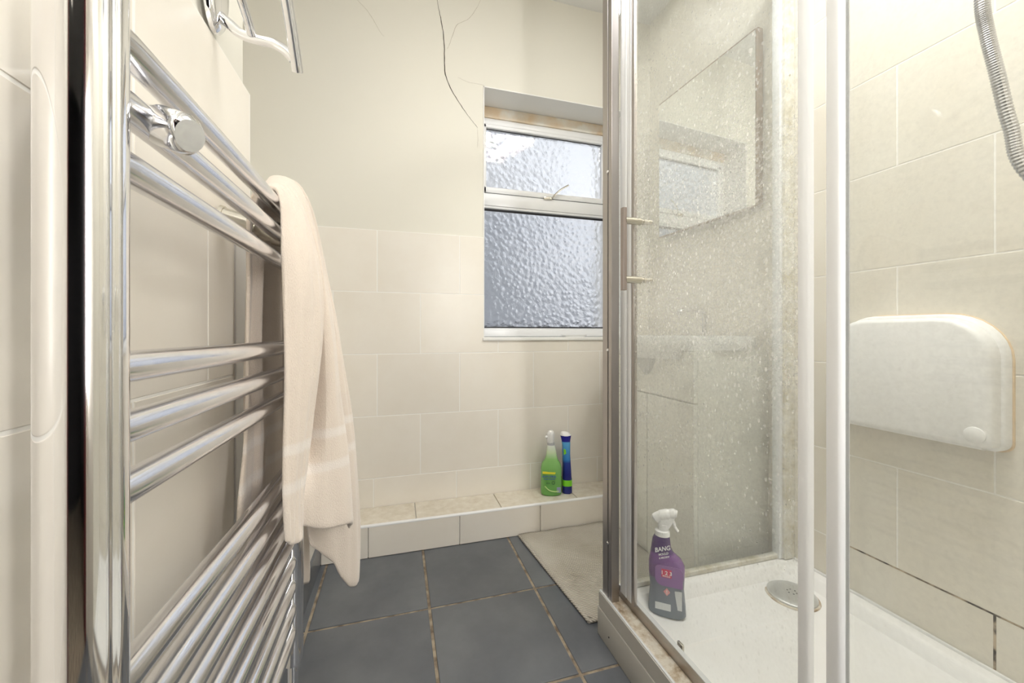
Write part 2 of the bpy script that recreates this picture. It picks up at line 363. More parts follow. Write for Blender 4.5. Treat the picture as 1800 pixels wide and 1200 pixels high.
# left wall: radiator pier, ends at Y=.82 (plaster) with the tiles reaching .838
bm = bmesh.new(); box(bm, -.80, XL-.008, -.62, .822, 0, CEIL)
wl = obj('wall_left', bm, M['paint']); struct(wl, 'tiled left wall pier with painted top, behind the towel radiator', 'wall')
obj('grout', nb(XL-.0079, XL-.0008, -.62, .836, 0, 1.262), M['grout'], wl)
mapL = lambda a, b, d: (XL-d, a, b)
R1 = grid(-.62, .838, [(1.0, 1.262, .5)]); R2 = grid(-.62, .760, [(.75, 1.0, .666), (.5, .75, .5), (.25, .5, .666), (0.0, .25, .5)])
tiles(wl, R1+R2, mapL, M['tile'], .0079, 0)
obj('end_tile_backing', nb(XL-.045, XL-.0079, .822, .8375, 0, 1.262), M['tile'], wl)
obj('white_edge_trim', nb(XL-.0079, XL+.001, .763, .838, .02, .997, bev=.002), M['white_plastic'], wl)
# low boxed-in wall beyond the pier, and the recess side wall
bw2 = obj('wall_recess', nb(-.80, -.72, .822, 1.70, 0, CEIL), M['paint']); struct(bw2, 'painted side wall of the recess beyond the radiator pier', 'wall')
bw3 = obj('wall_low', nb(-.72, -.279, .838, YB+.007, 0, .985), M['grout']); struct(bw3, 'low tiled boxed-in wall behind the hanging towel', 'wall')
tiles(bw3, grid(.838, YB-.002, [(.735, .985, .5), (.485, .735, .666), (.235, .485, .5), (0.0, .235, .666)]), lambda a, b, d: (-.271-d, a, b), M['tile'], .0079, 0)
obj('slate_skirting', nb(-.272, -.2625, .84, 1.515, .0, .085, bev=.001), M['floor_tile'], bw3)
# right wall
wr_ = obj('wall_right', nb(XR+.008, 1.32, -.62, 1.70, 0, CEIL), M['paint']); struct(wr_, 'right wall, cream tiled in the shower and painted beyond it', 'wall')
obj('grout', nb(XR+.0007, XR+.0079, -.25, .966, 0, CEIL), M['grout'], wr_)
obj('grout', nb(XR+.0007, XR+.0079, .966, YB, 0, 1.235), M['grout'], wr_)
RA, RB = .503, .669
rs = [(0.0, .235, RA), (.235, .485, RB), (.485, .735, RA), (.735, .985, RB), (.985, 1.235, RA), (1.235, 1.485, RB), (1.485, 1.735, RA), (1.735, 1.985, RB), (1.985, 2.235, RA), (2.235, CEIL, RB)]
mapR = lambda a, b, d: (XR+d, a, b)
tiles(wr_, grid(-.25, .966, rs), mapR, M['tile_shower'], .0079, 0)
tiles(wr_, grid(.966, YB, rs[:5]), mapR, M['tile'], .0079, 0)
o = obj('mouldy_joint', nb(XR-.0002, XR+.0008, -.2, .80, .2332, .2368), M['mould'], wr_); o['label'] = 'blackened mouldy grout line'
o = obj('mouldy_joint', nb(XR-.0002, XR+.0008, .5008, .5052, .12, .235), M['mould'], wr_); o['label'] = 'blackened mouldy upright grout line'
# near wall with doorway to a landing painted near-black, shower end wall
bm = bmesh.new(); box(bm, .46, 1.30, YN-.10, YN, 0, CEIL); box(bm, -.80, -.262, YN-.10, YN, 0, CEIL); box(bm, -.262, .46, YN-.10, YN, 2.02, CEIL)
wn_ = obj('wall_near', bm, M['paint']); struct(wn_, 'painted wall with the doorway behind the camera', 'wall')
wse = obj('wall_shower_end', nb(.55, XR, YN, -.25, 0, CEIL), M['tile_shower']); struct(wse, 'tiled end wall of the shower beside the camera', 'wall')
M['hall'] = mat('landing_painted_dark', (.03, .027, .03), .8); M['red'] = mat('dark_red_door', (.12, .02, .02), .4)  # near-black stands for unlit landing, gives the dark stripe in the chrome
bm = bmesh.new(); box(bm, -.6, .9, -2.2, -2.12, 0, CEIL); box(bm, -.7, -.6, -2.2, YN-.10, 0, CEIL); box(bm, .9, 1.0, -2.2, YN-.10, 0, CEIL)
wh = obj('wall_landing', bm, M['hall']); struct(wh, 'landing walls painted near-black for the dark stripe reflected in the chrome', 'wall')
bm = bmesh.new(); box(bm, .455, .50, YN-.11, YN+.015, 0, 2.06, .003); box(bm, -.262, -.235, YN-.11, YN+.015, 0, 2.06, .003); box(bm, -.262, .50, YN-.11, YN+.015, 2.0, 2.06, .003)
dr = obj('door_1', bm, M['red']); struct(dr, 'dark red door frame of the doorway behind the camera', 'door frame')
# ledge / pipe boxing at the foot of the back wall
LZ = .12; LY = 1.516
le = obj('trim_1', nb(-.27, XR, LY+.008, YB+.006, 0, LZ-.008), M['grout']); struct(le, 'low tiled pipe-boxing ledge along the foot of the back wall', 'ledge')
tiles(le, grid(-.262, XR, [(0.0, LZ-.004, -.104)]), lambda a, b, d: (a, LY+d, b), M['tile'], .0079, 0)
tiles(le, grid(-.262, XR, [(LY+.008, YB-.0005, .066)]), lambda a, b, d: (a, b, LZ-d), M['tile_ledge'], .0079, 0)
qd = nt_([(-.262, LY+.0065, LZ-.0065), (XR, LY+.0065, LZ-.0065)], .0068, 16); o = obj('edge_trim', qd, M['white_plastic'], le, True); o['label'] = 'rounded white plastic tile trim along the ledge edge'

# window --------------------------------------------------------------
YF = 1.83
wi = thing('window_1', 'white two-light window with dimpled obscured glass', 'window', (.7085, YF, WZ0)); wi['kind'] = 'structure'
def W(name, m, *a, bev=.003, **k):
    bm = nb(a[0]-.7085, a[1]-.7085, a[2]-YF, a[3]-YF, a[4]-WZ0, a[5]-WZ0, bev=bev); return obj(name, bm, m, wi, True)
x0, x1 = WX0+.004, WX1-.004
W('frame_jamb', M['upvc'], x0, x0+.014, YF-.012, YF+.05, WZ0+.02, WZ1-.004-.075); W('frame_jamb', M['upvc'], x1-.014, x1, YF-.012, YF+.05, WZ0+.02, WZ1-.004-.075)
W('frame_head', M['upvc'], x0, x1, YF-.012, YF+.05, WZ1-.085, WZ1-.0555); W('frame_sill', M['upvc'], x0, x1, YF-.014, YF+.05, WZ0+.004, .836)
o = W('head_board', M['white_paint'], x0, x1, YF-.02, YF+.05, WZ1-.056, WZ1-.0045); o['label'] = 'stained timber packer above the frame'
M['stain'] = mat('stained_paint', (.8, .72, .6), .6); n_ = noise(M['stain'], 9, 4); L(M['stain'], ramp(M['stain'], n_.outputs[0], [(.4, (.82, .78, .70)), (.6, (.74, .58, .40))]).outputs[0], P(M['stain']).inputs['Base Color']); o.data.materials[0] = M['stain']
W('transom', M['upvc'], x0, x1, YF-.012, YF+.05, 1.425, 1.483)
W('sill_board', M['white_paint'], WX0-.004, WX1+.002, YB-.008, YF-.014, WZ0-.012, WZ0+.003)
# dark gap then opening sash
for a in ((x0+.013, x0+.02, 1.483, WZ1-.084), (x1-.02, x1-.013, 1.483, WZ1-.084), (x0+.013, x1-.013, 1.482, 1.49), (x0+.013, x1-.013, WZ1-.092, WZ1-.084)): W('sash_gap', M['gap'], a[0], a[1], YF-.002, YF+.03, a[2], a[3], bev=0)
sz0, sz1 = 1.487, 1.833-.004
bm = bmesh.new(); s0, s1 = x0+.017-.7085, x1-.017-.7085
for a in ((s0, s0+.024, sz0, sz1), (s1-.024, s1, sz0, sz1), (s0, s1, sz0, sz0+.026), (s0, s1, sz1-.034, sz1)): box(bm, a[0], a[1], -.010, .03, a[2]-WZ0, a[3]-WZ0, .002)
sash = obj('sash', bm, M['upvc'], wi, True)
g0, g1 = x0+.036, x1-.036
pn = W('pane', M['pane'], g0, g1, YF+.005, YF+.011, sz0+.022, sz1-.03, bev=0); pn.parent = sash; panes = [pn]
panes.append(W('pane', M['pane'], x0+.011, x1-.011, YF+.012, YF+.018, .832, 1.43, bev=0))
for o in panes:
    o.data.materials.append(M['pane_outer'])
    for f in o.data.polygons:
        f.use_smooth = False
        f.material_index = 0 if f.normal.y < -.5 else 1
for nm, a in (('glazing_bead', (x0+.011, x1-.011, YF-.006, YF+.014, 1.415, 1.427)), ('glazing_bead', (x0+.011, x1-.011, YF-.006, YF+.014, .833, .843))): W(nm, M['upvc'], *a, bev=.002)
for a in ((x0+.012, x1-.012, YF+.0105, YF+.0118, 1.405, 1.416), (x0+.012, x1-.012, YF+.0105, YF+.0118, .842, .85)): W('gasket', M['dark'], *a, bev=0)
W('gasket', M['dark'], g0, g1, YF+.0035, YF+.0049, sz1-.038, sz1-.033, bev=0)
# casement stay / catch
bm = nb(.69-.7085, .735-.7085, -.020, -.012, 1.478-WZ0, 1.493-WZ0, bev=.002); h = obj('catch', bm, M['nickel'], wi, True)
lv = nt_(smooth_path([(.735-.7085, -.022, 1.487-WZ0), (.742-.7085, -.030, 1.50-WZ0), (.77-.7085, -.042, 1.525-WZ0), (.81-.7085, -.046, 1.55-WZ0)]), [.005]*25, 10, sx=.5); obj('catch_lever', lv, M['nickel'], wi, True)
tg = thing('soap_dish', 'small white plastic dish lying on the window sill', 'dish', (.80, 1.70, WZ0+.003))
bm = loft(bmesh.new(), [(0, .05, .016, 0, 0), (.010, .068, .021, 0, 0), (.0102, .064, .018, 0, 0), (.004, .048, .013, 0, 0)], 28, 3); obj('dish_body', bm, M['white_plastic'], tg, True)
# outside: garden wall, ground and an added block for contrast in the glass
M['brick'] = mat('far_brick', (.46, .47, .49), .9); M['ground'] = mat('outside_ground', (.16, .17, .15), .9)
o = obj('ground_outside', nb(-6, 8, 2.0, 14, -1.2, -1.1), M['ground']); struct(o, 'dull garden ground seen blurred through the window', 'ground')
o = obj('wall_outside', nb(-1.6, 7, 6.0, 6.2, -1.2, .95), M['brick']); struct(o, 'low garden wall seen blurred through the lower pane', 'wall')

bm = bmesh.new(); box(bm, -4, 1.9, 5.6, 6.0, -1.2, 2.15); box(bm, -4, 1.35, 5.4, 5.6, 2.0, 3.55)  # added building block, sized for dark dimples and sun glints in the pane
o = obj('wall_contrast_block', bm, M['brick']); struct(o, 'grey block added outside to give the window glass dark contrast', 'wall')
o = obj('window_sill_outside', nb(WX0, WX1, YF+.06, YF+.2, WZ0, .852), mat('outer_sill', (.08, .08, .085), .8), wbk)
# added ceiling and wall lights, unseen, to brighten the room
GL = emit('fill_glow', (1, .99, .97), 4)
t = thing('added_ceiling_light', 'added square fill panel on the ceiling, out of view', 'light', (.35, .45, CEIL-.03))  # added overhead fill, out of view
obj('housing', nb(-.31, .31, -.31, .31, .0, .0295, bev=.003), M['white_plastic'], t); obj('diffuser', nb(-.29, .29, -.29, .29, -.003, -.0005), GL, t)
ld = bpy.data.lights.new('fill_lamp', 'AREA'); ld.shape = 'SQUARE'; ld.size = .56; ld.energy = FILL_W*.6; ld.color = (1, .985, .965)
lo = bpy.data.objects.new('fill_lamp', ld); COL.objects.link(lo); lo.parent = t; lo.location = (0, 0, -.008)
t = thing('added_wall_light', 'added long wall light above the doorway, unseen, for frontal fill', 'light', (.10, YN, 2.14))  # added unseen light, gives soft light from the front
obj('housing', nb(-.30, .30, 0, .05, -.06, .06, bev=.006), M['white_plastic'], t); obj('diffuser', nb(-.285, .285, .0505, .054, -.05, .05), GL, t)
ld = bpy.data.lights.new('fill_lamp', 'AREA'); ld.shape = 'RECTANGLE'; ld.size = .57; ld.size_y = .10; ld.energy = FILL_W*.35; ld.color = (1, .985, .965)
lo = bpy.data.objects.new('fill_lamp', ld); COL.objects.link(lo); lo.parent = t; lo.location = (0, .06, 0); lo.rotation_euler = (PI/2+.35, 0, 0)

t = thing('added_wall_light', 'added upright light behind the camera, unseen, brightening the lower walls', 'light', (.512, YN, 1.15))  # added unseen light, lifts the low radiator and tray
obj('housing', nb(-.036, .036, 0, .04, -.42, .42, bev=.005), M['white_plastic'], t, True); obj('diffuser', nb(-.030, .030, .0405, .046, -.41, .41), GL, t)
ld = bpy.data.lights.new('fill_lamp', 'AREA'); ld.shape = 'RECTANGLE'; ld.size = .06; ld.size_y = .82; ld.energy = FILL_W*1.05; ld.color = (1, .985, .965)
lo = bpy.data.objects.new('fill_lamp', ld); COL.objects.link(lo); lo.parent = t; lo.location = (0, .05, 0); lo.rotation_euler = (PI/2, 0, 0)

t = thing('added_ceiling_light', 'added round ceiling light, out of view, brightening the shower', 'light', (.88, .38, CEIL-.03))  # added unseen light, lifts the dim shower side
obj('housing', loft(bmesh.new(), [(.0, .15, .15, 0, 0, 2), (.029, .15, .15, 0, 0, 2)], 40), M['white_plastic'], t, True)
obj('diffuser', loft(bmesh.new(), [(-.006, .13, .13, 0, 0, 2), (-.001, .14, .14, 0, 0, 2)], 40), GL, t, True)
ld = bpy.data.lights.new('fill_lamp', 'AREA'); ld.shape = 'DISK'; ld.size = .28; ld.energy = FILL_W*1.22; ld.color = (1, .985, .965)
lo = bpy.data.objects.new('fill_lamp', ld); COL.objects.link(lo); lo.parent = t; lo.location = (0, 0, -.012)

# ================================================================== TOWEL RADIATOR
rad = thing('towel_radiator', 'chrome ladder towel radiator on the left wall', 'radiator', (-.18, .54, .23))
def RL(p): return (p[0]+.18, p[1]-.54, p[2]-.23)
for y, r in ((.296, .020), (.783, .0165)):
    bm = bmesh.new(); seg = 40; ring = []
    prof = [(-.0, 0)]
    # D-shaped post: flat-ish back, round face towards the room with a shallow flute
    def prof_pt(a, r=r):
        rr = r*(1-.07*math.exp(-((a-(-.35))/.10)**2)) if r > .018 else r
        return (math.cos(a)*rr, math.sin(a)*rr)
    zs = [(0.0, .6), (.003, .93), (.008, 1), (.832, 1), (.839, .93), (.842, .6)] if y < .5 else [(0.0, .6), (.003, .93), (.008, 1), (.825, 1), (.832, .93), (.835, .6)]
    rings = []
    for z, s in zs:
        rings.append([bm.verts.new((prof_pt(a)[0]*s, prof_pt(a)[1]*s+y-.54, z)) for a in [-PI+2*PI*k/96 for k in range(96)]])
    for r0, r1 in zip(rings, rings[1:]):
        for k in range(96): bm.faces.new((r0[k], r0[(k+1) % 96], r1[(k+1) % 96], r1[k]))
    bm.faces.new(rings[0][::-1]); bm.faces.new(rings[-1])
    obj('post', bm, M['chrome'], rad, True)
for z in (.197, .1555, .114, -.0235, -.065, -.1065, -.236, -.277, -.318, -.3595, -.40, -.4415, -.483, -.5245):
    pts = [RL((-.182, .30, .82+z)), RL((-.1805, .33, .82+z)), RL((-.1795, .54, .82+z)), RL((-.1805, .75, .82+z)), RL((-.182, .78, .82+z))]
    obj('rung', nt_(pts, [.009, .0112, .0112, .0112, .009], 24), M['chrome_rail'], rad, True)
def bracket(p0, p1, rs, m):
    p0, p1 = Vector(p0), Vector(p1); fs = (0, .06, .065, .52, .525, .62, .625, .80, .805, .965, 1)
    return obj('wall_bracket', nt_([RL(p0+(p1-p0)*f) for f in fs], [q*rs for q in (.014, .014, .0125, .0125, .009, .009, .0125, .013, .0150, .0150, .0115)], 32), M[m], rad, True)
bracket((XL, .405, 1.016), (-.150, .351, .968), 1, 'chrome'); bracket((XL, .700, .998), (-.172, .712, .975), 1.25, 'nickel')
bracket((XL, .703, .345), (-.186, .703, .345), .8, 'chrome'); bracket((XL, .392, .345), (-.186, .392, .345), .8, 'chrome')
o = obj('pipe_tail', nt_([RL((-.18, .783, .232)), RL((-.18, .783, .18)), RL((-.19, .783, .15)), RL((-.262, .783, .15))], .0085, 16), M['chrome'], rad, True)
o = obj('pipe_tail', nt_([RL((-.18, .296, .232)), RL((-.18, .296, .18)), RL((-.19, .296, .15)), RL((-.262, .296, .15))], .0085, 16), M['chrome'], rad, True)

# ================================================================== TOWEL
def cloth(name, cols, nr, parent, thick=.006, sub=1):
    """cols: list of top-to-bottom polylines (the same count of points each)"""
    cs = [smooth_path(c, nr) for c in cols]; n = len(cs[0]); rows = [smooth_path([c[i] for c in cs], 5) for i in range(n)]
    bm = bmesh.new(); V = [[bm.verts.new(p+Vector((.0016*math.sin(j*1.9+p.z*9)+.0012*math.sin(j*.7-p.z*23), 0, 0))*min(1, i/12)) for j, p in enumerate(r)] for i, r in enumerate(rows)]
    for i in range(n-1):
        for j in range(len(V[0])-1): bm.faces.new((V[i][j], V[i][j+1], V[i+1][j+1], V[i+1][j]))
    o = obj(name, bm, M['towel'], parent, True)
    sm = o.modifiers.new('thick', 'SOLIDIFY'); sm.thickness = thick; sm.offset = 0
    ss = o.modifiers.new('smooth', 'SUBSURF'); ss.levels = ss.render_levels = sub
    return o
tw = thing('towel', 'cream beige terry towel folded over the far end of the radiator', 'towel', (0, 0, 0))
T0 = [( -.20, .655, 1.030), (-.205, .69, 1.036), (-.205, .73, 1.045), (-.205, .765, 1.06), (-.205, .80, 1.065)]
front = []
def col(keys, back):   # metres, top to bottom; starts behind the bar
    return [Vector(b_) for b_ in back]+[Vector(k) for k in keys]
front.append(col([(-0.1696, 0.655, 1.0265), (-0.1613, 0.64, 0.9314), (-0.1594, 0.635, 0.8077), (-0.1579, 0.632, 0.6772), (-0.1566, 0.63, 0.58), (-0.1552, 0.63, 0.5212)], [(-.203, .655, .99), (-.197, .655, 1.025)]))
front.append(col([(-0.1671, 0.675, 1.0388), (-0.1408, 0.655, 0.9354), (-0.1382, 0.65, 0.8073), (-0.1447, 0.645, 0.6731), (-0.148, 0.64, 0.5749), (-0.148, 0.64, 0.5101)], [(-.205, .675, 1.0), (-.20, .675, 1.036)]))
front.append(col([(-0.1628, 0.69, 1.0418), (-0.1268, 0.68, 0.9408), (-0.121, 0.675, 0.8066), (-0.1351, 0.665, 0.6676), (-0.1423, 0.655, 0.5681), (-0.1423, 0.655, 0.5066)], [(-.207, .69, 1.005), (-.202, .69, 1.04)]))
front.append(col([(-0.1595, 0.7, 1.0411), (-0.1272, 0.7, 0.9353), (-0.1196, 0.69, 0.8063), (-0.1341, 0.68, 0.6639), (-0.1429, 0.672, 0.5699), (-0.144, 0.67, 0.5044)], [(-.207, .70, 1.01), (-.202, .70, 1.045)]))
front.append(col([(-0.1609, 0.71, 1.0462), (-0.1407, 0.74, 0.9416), (-0.1461, 0.75, 0.8052), (-0.1556, 0.74, 0.6508), (-0.148, 0.7, 0.5685), (-0.1488, 0.7, 0.5092)], [(-.207, .71, 1.02), (-.202, .71, 1.055)]))
front.append(col([(-0.162, 0.73, 1.0567), (-0.13, 0.735, 0.9413), (-0.1168, 0.73, 0.8055), (-0.1177, 0.725, 0.6518), (-0.1187, 0.72, 0.5576), (-0.1169, 0.72, 0.4906)], [(-.207, .73, 1.03), (-.203, .73, 1.07)]))
front.append(col([(-0.1601, 0.745, 1.063), (-0.1282, 0.75, 0.944), (-0.109, 0.75, 0.805), (-0.0942, 0.75, 0.6541), (-0.0849, 0.75, 0.5525), (-0.0792, 0.75, 0.4811)], [(-.207, .745, 1.035), (-.205, .745, 1.08)]))
front.append(col([(-0.1616, 0.76, 1.0671), (-0.1389, 0.785, 0.9495), (-0.1251, 0.8, 0.8041), (-0.1025, 0.785, 0.6466), (-0.0953, 0.79, 0.5389), (-0.0894, 0.79, 0.4532)], [(-.207, .76, 1.04), (-.206, .76, 1.085)]))
f1 = cloth('front_fold', front, 5, tw)
c2 = []
c2.append(col([(-0.1617, 0.765, 1.0678), (-0.1559, 0.8, 0.9513), (-0.1606, 0.8, 0.8043), (-0.1624, 0.79, 0.6391), (-0.1632, 0.785, 0.5172), (-0.153, 0.785, 0.4356)], [(-.205, .765, 1.045), (-.203, .765, 1.085)]))
c2.append(col([(-0.162, 0.775, 1.0702), (-0.1433, 0.81, 0.9537), (-0.1335, 0.81, 0.8039), (-0.1286, 0.81, 0.6318), (-0.1286, 0.81, 0.5028), (-0.1237, 0.81, 0.3891)], [(-.205, .775, 1.045), (-.203, .775, 1.086)]))
c2.append(col([(-0.1604, 0.785, 1.0666), (-0.1411, 0.82, 0.9555), (-0.1158, 0.825, 0.8035), (-0.0991, 0.83, 0.6472), (-0.0903, 0.835, 0.488), (-0.0945, 0.835, 0.3199)], [(-.205, .785, 1.045), (-.203, .785, 1.086)]))
c2.append(col([(-0.1577, 0.79, 1.0613), (-0.1398, 0.83, 0.9573), (-0.1117, 0.84, 0.8031), (-0.0908, 0.85, 0.6423), (-0.0789, 0.86, 0.4763), (-0.0794, 0.865, 0.3033)], [(-.205, .79, 1.045), (-.203, .79, 1.086)]))
c2.append(col([(-0.1625, 0.8, 1.0641), (-0.1473, 0.85, 0.9604), (-0.1208, 0.86, 0.8028), (-0.1006, 0.87, 0.6386), (-0.0885, 0.88, 0.4693), (-0.0868, 0.885, 0.3115)], [(-.205, .80, 1.045), (-.203, .80, 1.086)]))
cloth('outer_fold', c2, 5, tw)
# half that hangs between the rungs and the wall
bk = []
for (dx, ya, yb, yc, zb) in ((-.216, .665, .680, .640, .475), (-.222, .70, .705, .69, .50), (-.212, .73, .725, .725, .48), (-.224, .76, .755, .76, .42), (-.208, .80, .815, .85, .36), (-.196, .83, .87, .90, .30), (-.182, .845, .89, .925, .285)):
    bk.append([Vector((-.203, ya, 1.035)), Vector((dx+.004, ya, .99)), Vector((dx, yb, .90)), Vector((dx-.004, yb, .78)), Vector((dx+.002, (yb+yc)/2, .66)), Vector((dx, yc, .56)), Vector((dx, yc, zb))])
cloth('back_fold', bk, 4, tw, .0055)

# ================================================================== TOWEL RACK on the left wall (top left)
rk = thing('towel_rack', 'polished chrome towel rack on the left wall above the radiator', 'rack', (XL, .67, 1.33))
def K(p): return (p[0]-XL, p[1]-.67, p[2]-1.33)
def plate(y):
    bm = bmesh.new(); secs = []
    rings = []
    for d, s in ((0, 1), (.006, 1), (.010, .93), (.012, .8)):
        rings.append([bm.verts.new(K((XL+d, y+.034*s*math.cos(2*PI*k/40), 1.333+.070*s*math.sin(2*PI*k/40)))) for k in range(40)])
    for r0, r1 in zip(rings, rings[1:]):
        for k in range(40): bm.faces.new((r0[k], r0[(k+1) % 40], r1[(k+1) % 40], r1[k]))
    bm.faces.new(rings[0][::-1]); bm.faces.new(rings[-1]); return bm
for y in (.678, -.02):
    obj('wall_plate', plate(y), M['chrome'], rk, True)
    obj('arm', nt_(smooth_path([K(p) for p in ((XL+.004, y, 1.292), (-.243, y, 1.281), (-.226, y, 1.268), (-.205, y, 1.2635), (-.183, y, 1.262), (-.166, y, 1.254), (-.155, y, 1.243))]), .0075, 20, sx=.62), M['chrome'], rk, True)
obj('bar', nt_(smooth_path([K(p) for p in ((-.150, .680, 1.226), (-.150, .665, 1.243), (-.150, .62, 1.286), (-.150, .55, 1.33), (-.150, .45, 1.35), (-.15, .2, 1.35), (-.15, .04, 1.29), (-.15, -.02, 1.235))]), .0082, 24), M['chrome'], rk, True)
obj('bar', nt_(smooth_path([K(p) for p in ((-.211, .675, 1.268), (-.211, .655, 1.280), (-.212, .62, 1.296), (-.212, .5, 1.33), (-.212, .2, 1.33), (-.212, .02, 1.29), (-.212, -.02, 1.268))]), .0062, 20), M['chrome'], rk, True)

# ================================================================== SHOWER
ty0, ty1 = -.25, .966; tx0 = .524
tray = thing('shower_tray', 'low white acrylic shower tray with a round drain', 'shower tray', (.86, .36, 0))
def TR(bm): bmesh.ops.translate(bm, verts=bm.verts, vec=(-.86, -.36, 0)); return bm
bm = bmesh.new()
def ringpts(x0, x1, y0, y1, r, z, n=6): return [bm.verts.new((a, b_, z)) for a, b_ in rrect(x0, x1, y0, y1, (r,)*4, n)]
tr_r = [ringpts(.532, XR, ty0, ty1, .004, .076), ringpts(.532, XR, ty0, ty1, .004, .112), ringpts(.535, XR-.001, ty0+.002, ty1-.003, .004, .116),
        ringpts(.592, XR-.030, ty0+.05, ty1-.040, .03, .116), ringpts(.598, XR-.036, ty0+.056, ty1-.046, .035, .112), ringpts(.612, XR-.052, ty0+.07, ty1-.062, .05, .086), ringpts(.630, XR-.075, ty0+.09, ty1-.085, .06, .080), ringpts(.80, XR-.2, .2, ty1-.3, .05, .077)]
for r0, r1 in zip(tr_r, tr_r[1:]):
    n = len(r0)
    for k in range(n): bm.faces.new((r0[k], r0[(k+1) % n], r1[(k+1) % n], r1[k]))
bm.faces.new(tr_r[-1]); bm.faces.new(tr_r[0][::-1])
obj('tray_body', TR(bm), M['acrylic'], tray, True)
o = obj('riser_panel', TR(nb(tx0, tx0+.012, ty0, ty1, 0, .075, bev=.002)), M['riser'], tray, True); o['label'] = 'grey plastic riser panel with a screw hole'
obj('riser_panel', TR(nb(tx0+.012, XR, ty1-.012, ty1-.001, 0, .0755, bev=.002)), M['riser'], tray, True)
obj('tray_base', TR(nb(tx0+.013, XR-.001, ty0, ty1-.013, 0.001, .0755)), M['riser'], tray)
obj('screw', TR(nt_([(tx0-.0012, .905, .033), (tx0+.001, .905, .033)], .002, 10)), M['dark'], tray)
dx, dy = 1.066, .842
obj('drain_seal', TR(loft(bmesh.new(), [(.0795, .066, .066, dx, dy, 2), (.0825, .064, .064, dx, dy, 2)], 48)), M['scum'], tray, True)
dc = obj('drain_cover', TR(loft(bmesh.new(), [(.082, .060, .060, dx, dy, 2), (.087, .060, .060, dx, dy, 2), (.0895, .056, .056, dx, dy, 2), (.091, .035, .035, dx, dy, 2), (.0915, .01, .01, dx, dy, 2)], 48)), M['drain'], tray, True)
bm = bmesh.new()
for k in range(6): loft(bm, [(.0912, .0022, .0022, dx+.011*math.cos(k*PI/3), dy+.011*math.sin(k*PI/3), 2), (.0919, .0022, .0022, dx+.011*math.cos(k*PI/3), dy+.011*math.sin(k*PI/3), 2)], 10)
obj('drain_hole', TR(bm), M['dark'], tray)
o = obj('sealant', TR(nb(XR-.008, XR, ty0, ty1, .113, .122, bev=.003)), M['white_plastic'], tray, True)

en = thing('shower_enclosure', 'framed glass corner shower enclosure with a sliding door', 'shower enclosure', (.56, .95, .117))
def E(bm): bmesh.ops.translate(bm, verts=bm.verts, vec=(-.56, -.95, -.117)); return bm
ZT = 1.97
# bottom rail: outer skirt, dirty channel, inner upstand
obj('bottom_rail', E(prism(bmesh.new(), [(.526, .0765), (.540, .0765), (.540, .1165), (.530, .1185), (.526, .1175)], lambda a, b, d: (a, d, b), ty0, .962)), M['riser'], en, False)
obj('rail_lip', E(nb(.528, .5335, ty0, .962, .117, .121, bev=.001)), M['alu_white'], en)
o = obj('rail_channel', E(nb(.534, .5665, ty0, .955, .1165, .1195)), M['scum'], en); o['label'] = 'rust-stained limescaled channel of the bottom rail'
o = obj('inner_rail', E(nb(.567, .572, ty0, .930, .117, .147, bev=.001)), M['alu'], en); o['label'] = 'grey metal inner upstand of the bottom rail'
obj('rail_cap', E(nb(.5665, .578, ty0, .930, .147, .1495, bev=.001)), M['alu_white'], en)
g_ = obj('door_guide', E(nb(.584, .590, .705, .722, .117, .150, bev=.002)), M['nickel'], en, True); g_['label'] = 'small grubby metal door guide clip'
# corner post: two leaves with a dark seam
p = obj('corner_post', E(nb(.532, .5535, .926, .952, .118, ZT, bev=.001)), M['alu'], en)
obj('post_seam', E(nb(.534, .5535, .9225, .926, .118, ZT)), M['dark'], p)
obj('corner_post', E(nb(.532, .5545, .906, .9225, .118, ZT, bev=.0015)), M['alu'], en)
for z in (1.245, .775, .265):
    obj('screw', E(nt_([(.5295, .9245, z), (.531, .9245, z), (.533, .9245, z)], [.003, .0045, .0045], 12)), M['chrome'], p)
# sliding door: stile, glass, trailing seal, handle
door = thing('door_leaf', '', '', (0, 0, 0)); del door['label']; del door['category']; door.name = 'sliding_door'; door.parent = en
obj('stile', E(nb(.556, .572, .876, .905, .145, ZT-.03, bev=.004, seg=3)), M['alu_white'], door, True)
obj('stile', E(nb(.557, .570, .856, .877, .145, ZT-.03, bev=.003, seg=3)), M['alu_white'], door, True)
obj('stile', E(nb(.558, .568, .845, .8565, .145, ZT-.03, bev=.0015)), M['alu'], door, True)
obj('glass', E(nb(.560, .566, .43, .846, .145, ZT-.03)), M['glass_door'], door)
obj('edge_seal', E(nb(.556, .570, .4155, .4325, .145, ZT-.03, bev=.004, seg=3)), M['seal'], door, True)
hd = obj('handle', E(nb(.509, .519, .8135, .8265, .921, 1.117, bev=.001)), mat('bronzed_steel', (.36, .31, .29), .3, 1), door)
for z in (1.087, .947):
    obj('handle_mount', E(nt_([(.517, .82, z), (.559, .82, z), (.5592, .82, z), (.5665, .82, z), (.5667, .82, z), (.578, .82, z), (.582, .82, z), (.590, .82, z), (.593, .82, z)], [.0085, .0085, .0065, .0065, .0075, .0055, .0065, .0065, .004], 20)), M['nickel'], door, True)
# fixed front panel
fp = obj('front_panel', E(nb(.533, .539, ty0+.01, .352, .120, ZT-.02)), M['glass_fixed'], en)
obj('panel_stile', E(nb(.526, .544, .352, .3725, .120, ZT-.02, bev=.005, seg=3)), M['seal'], fp, True)
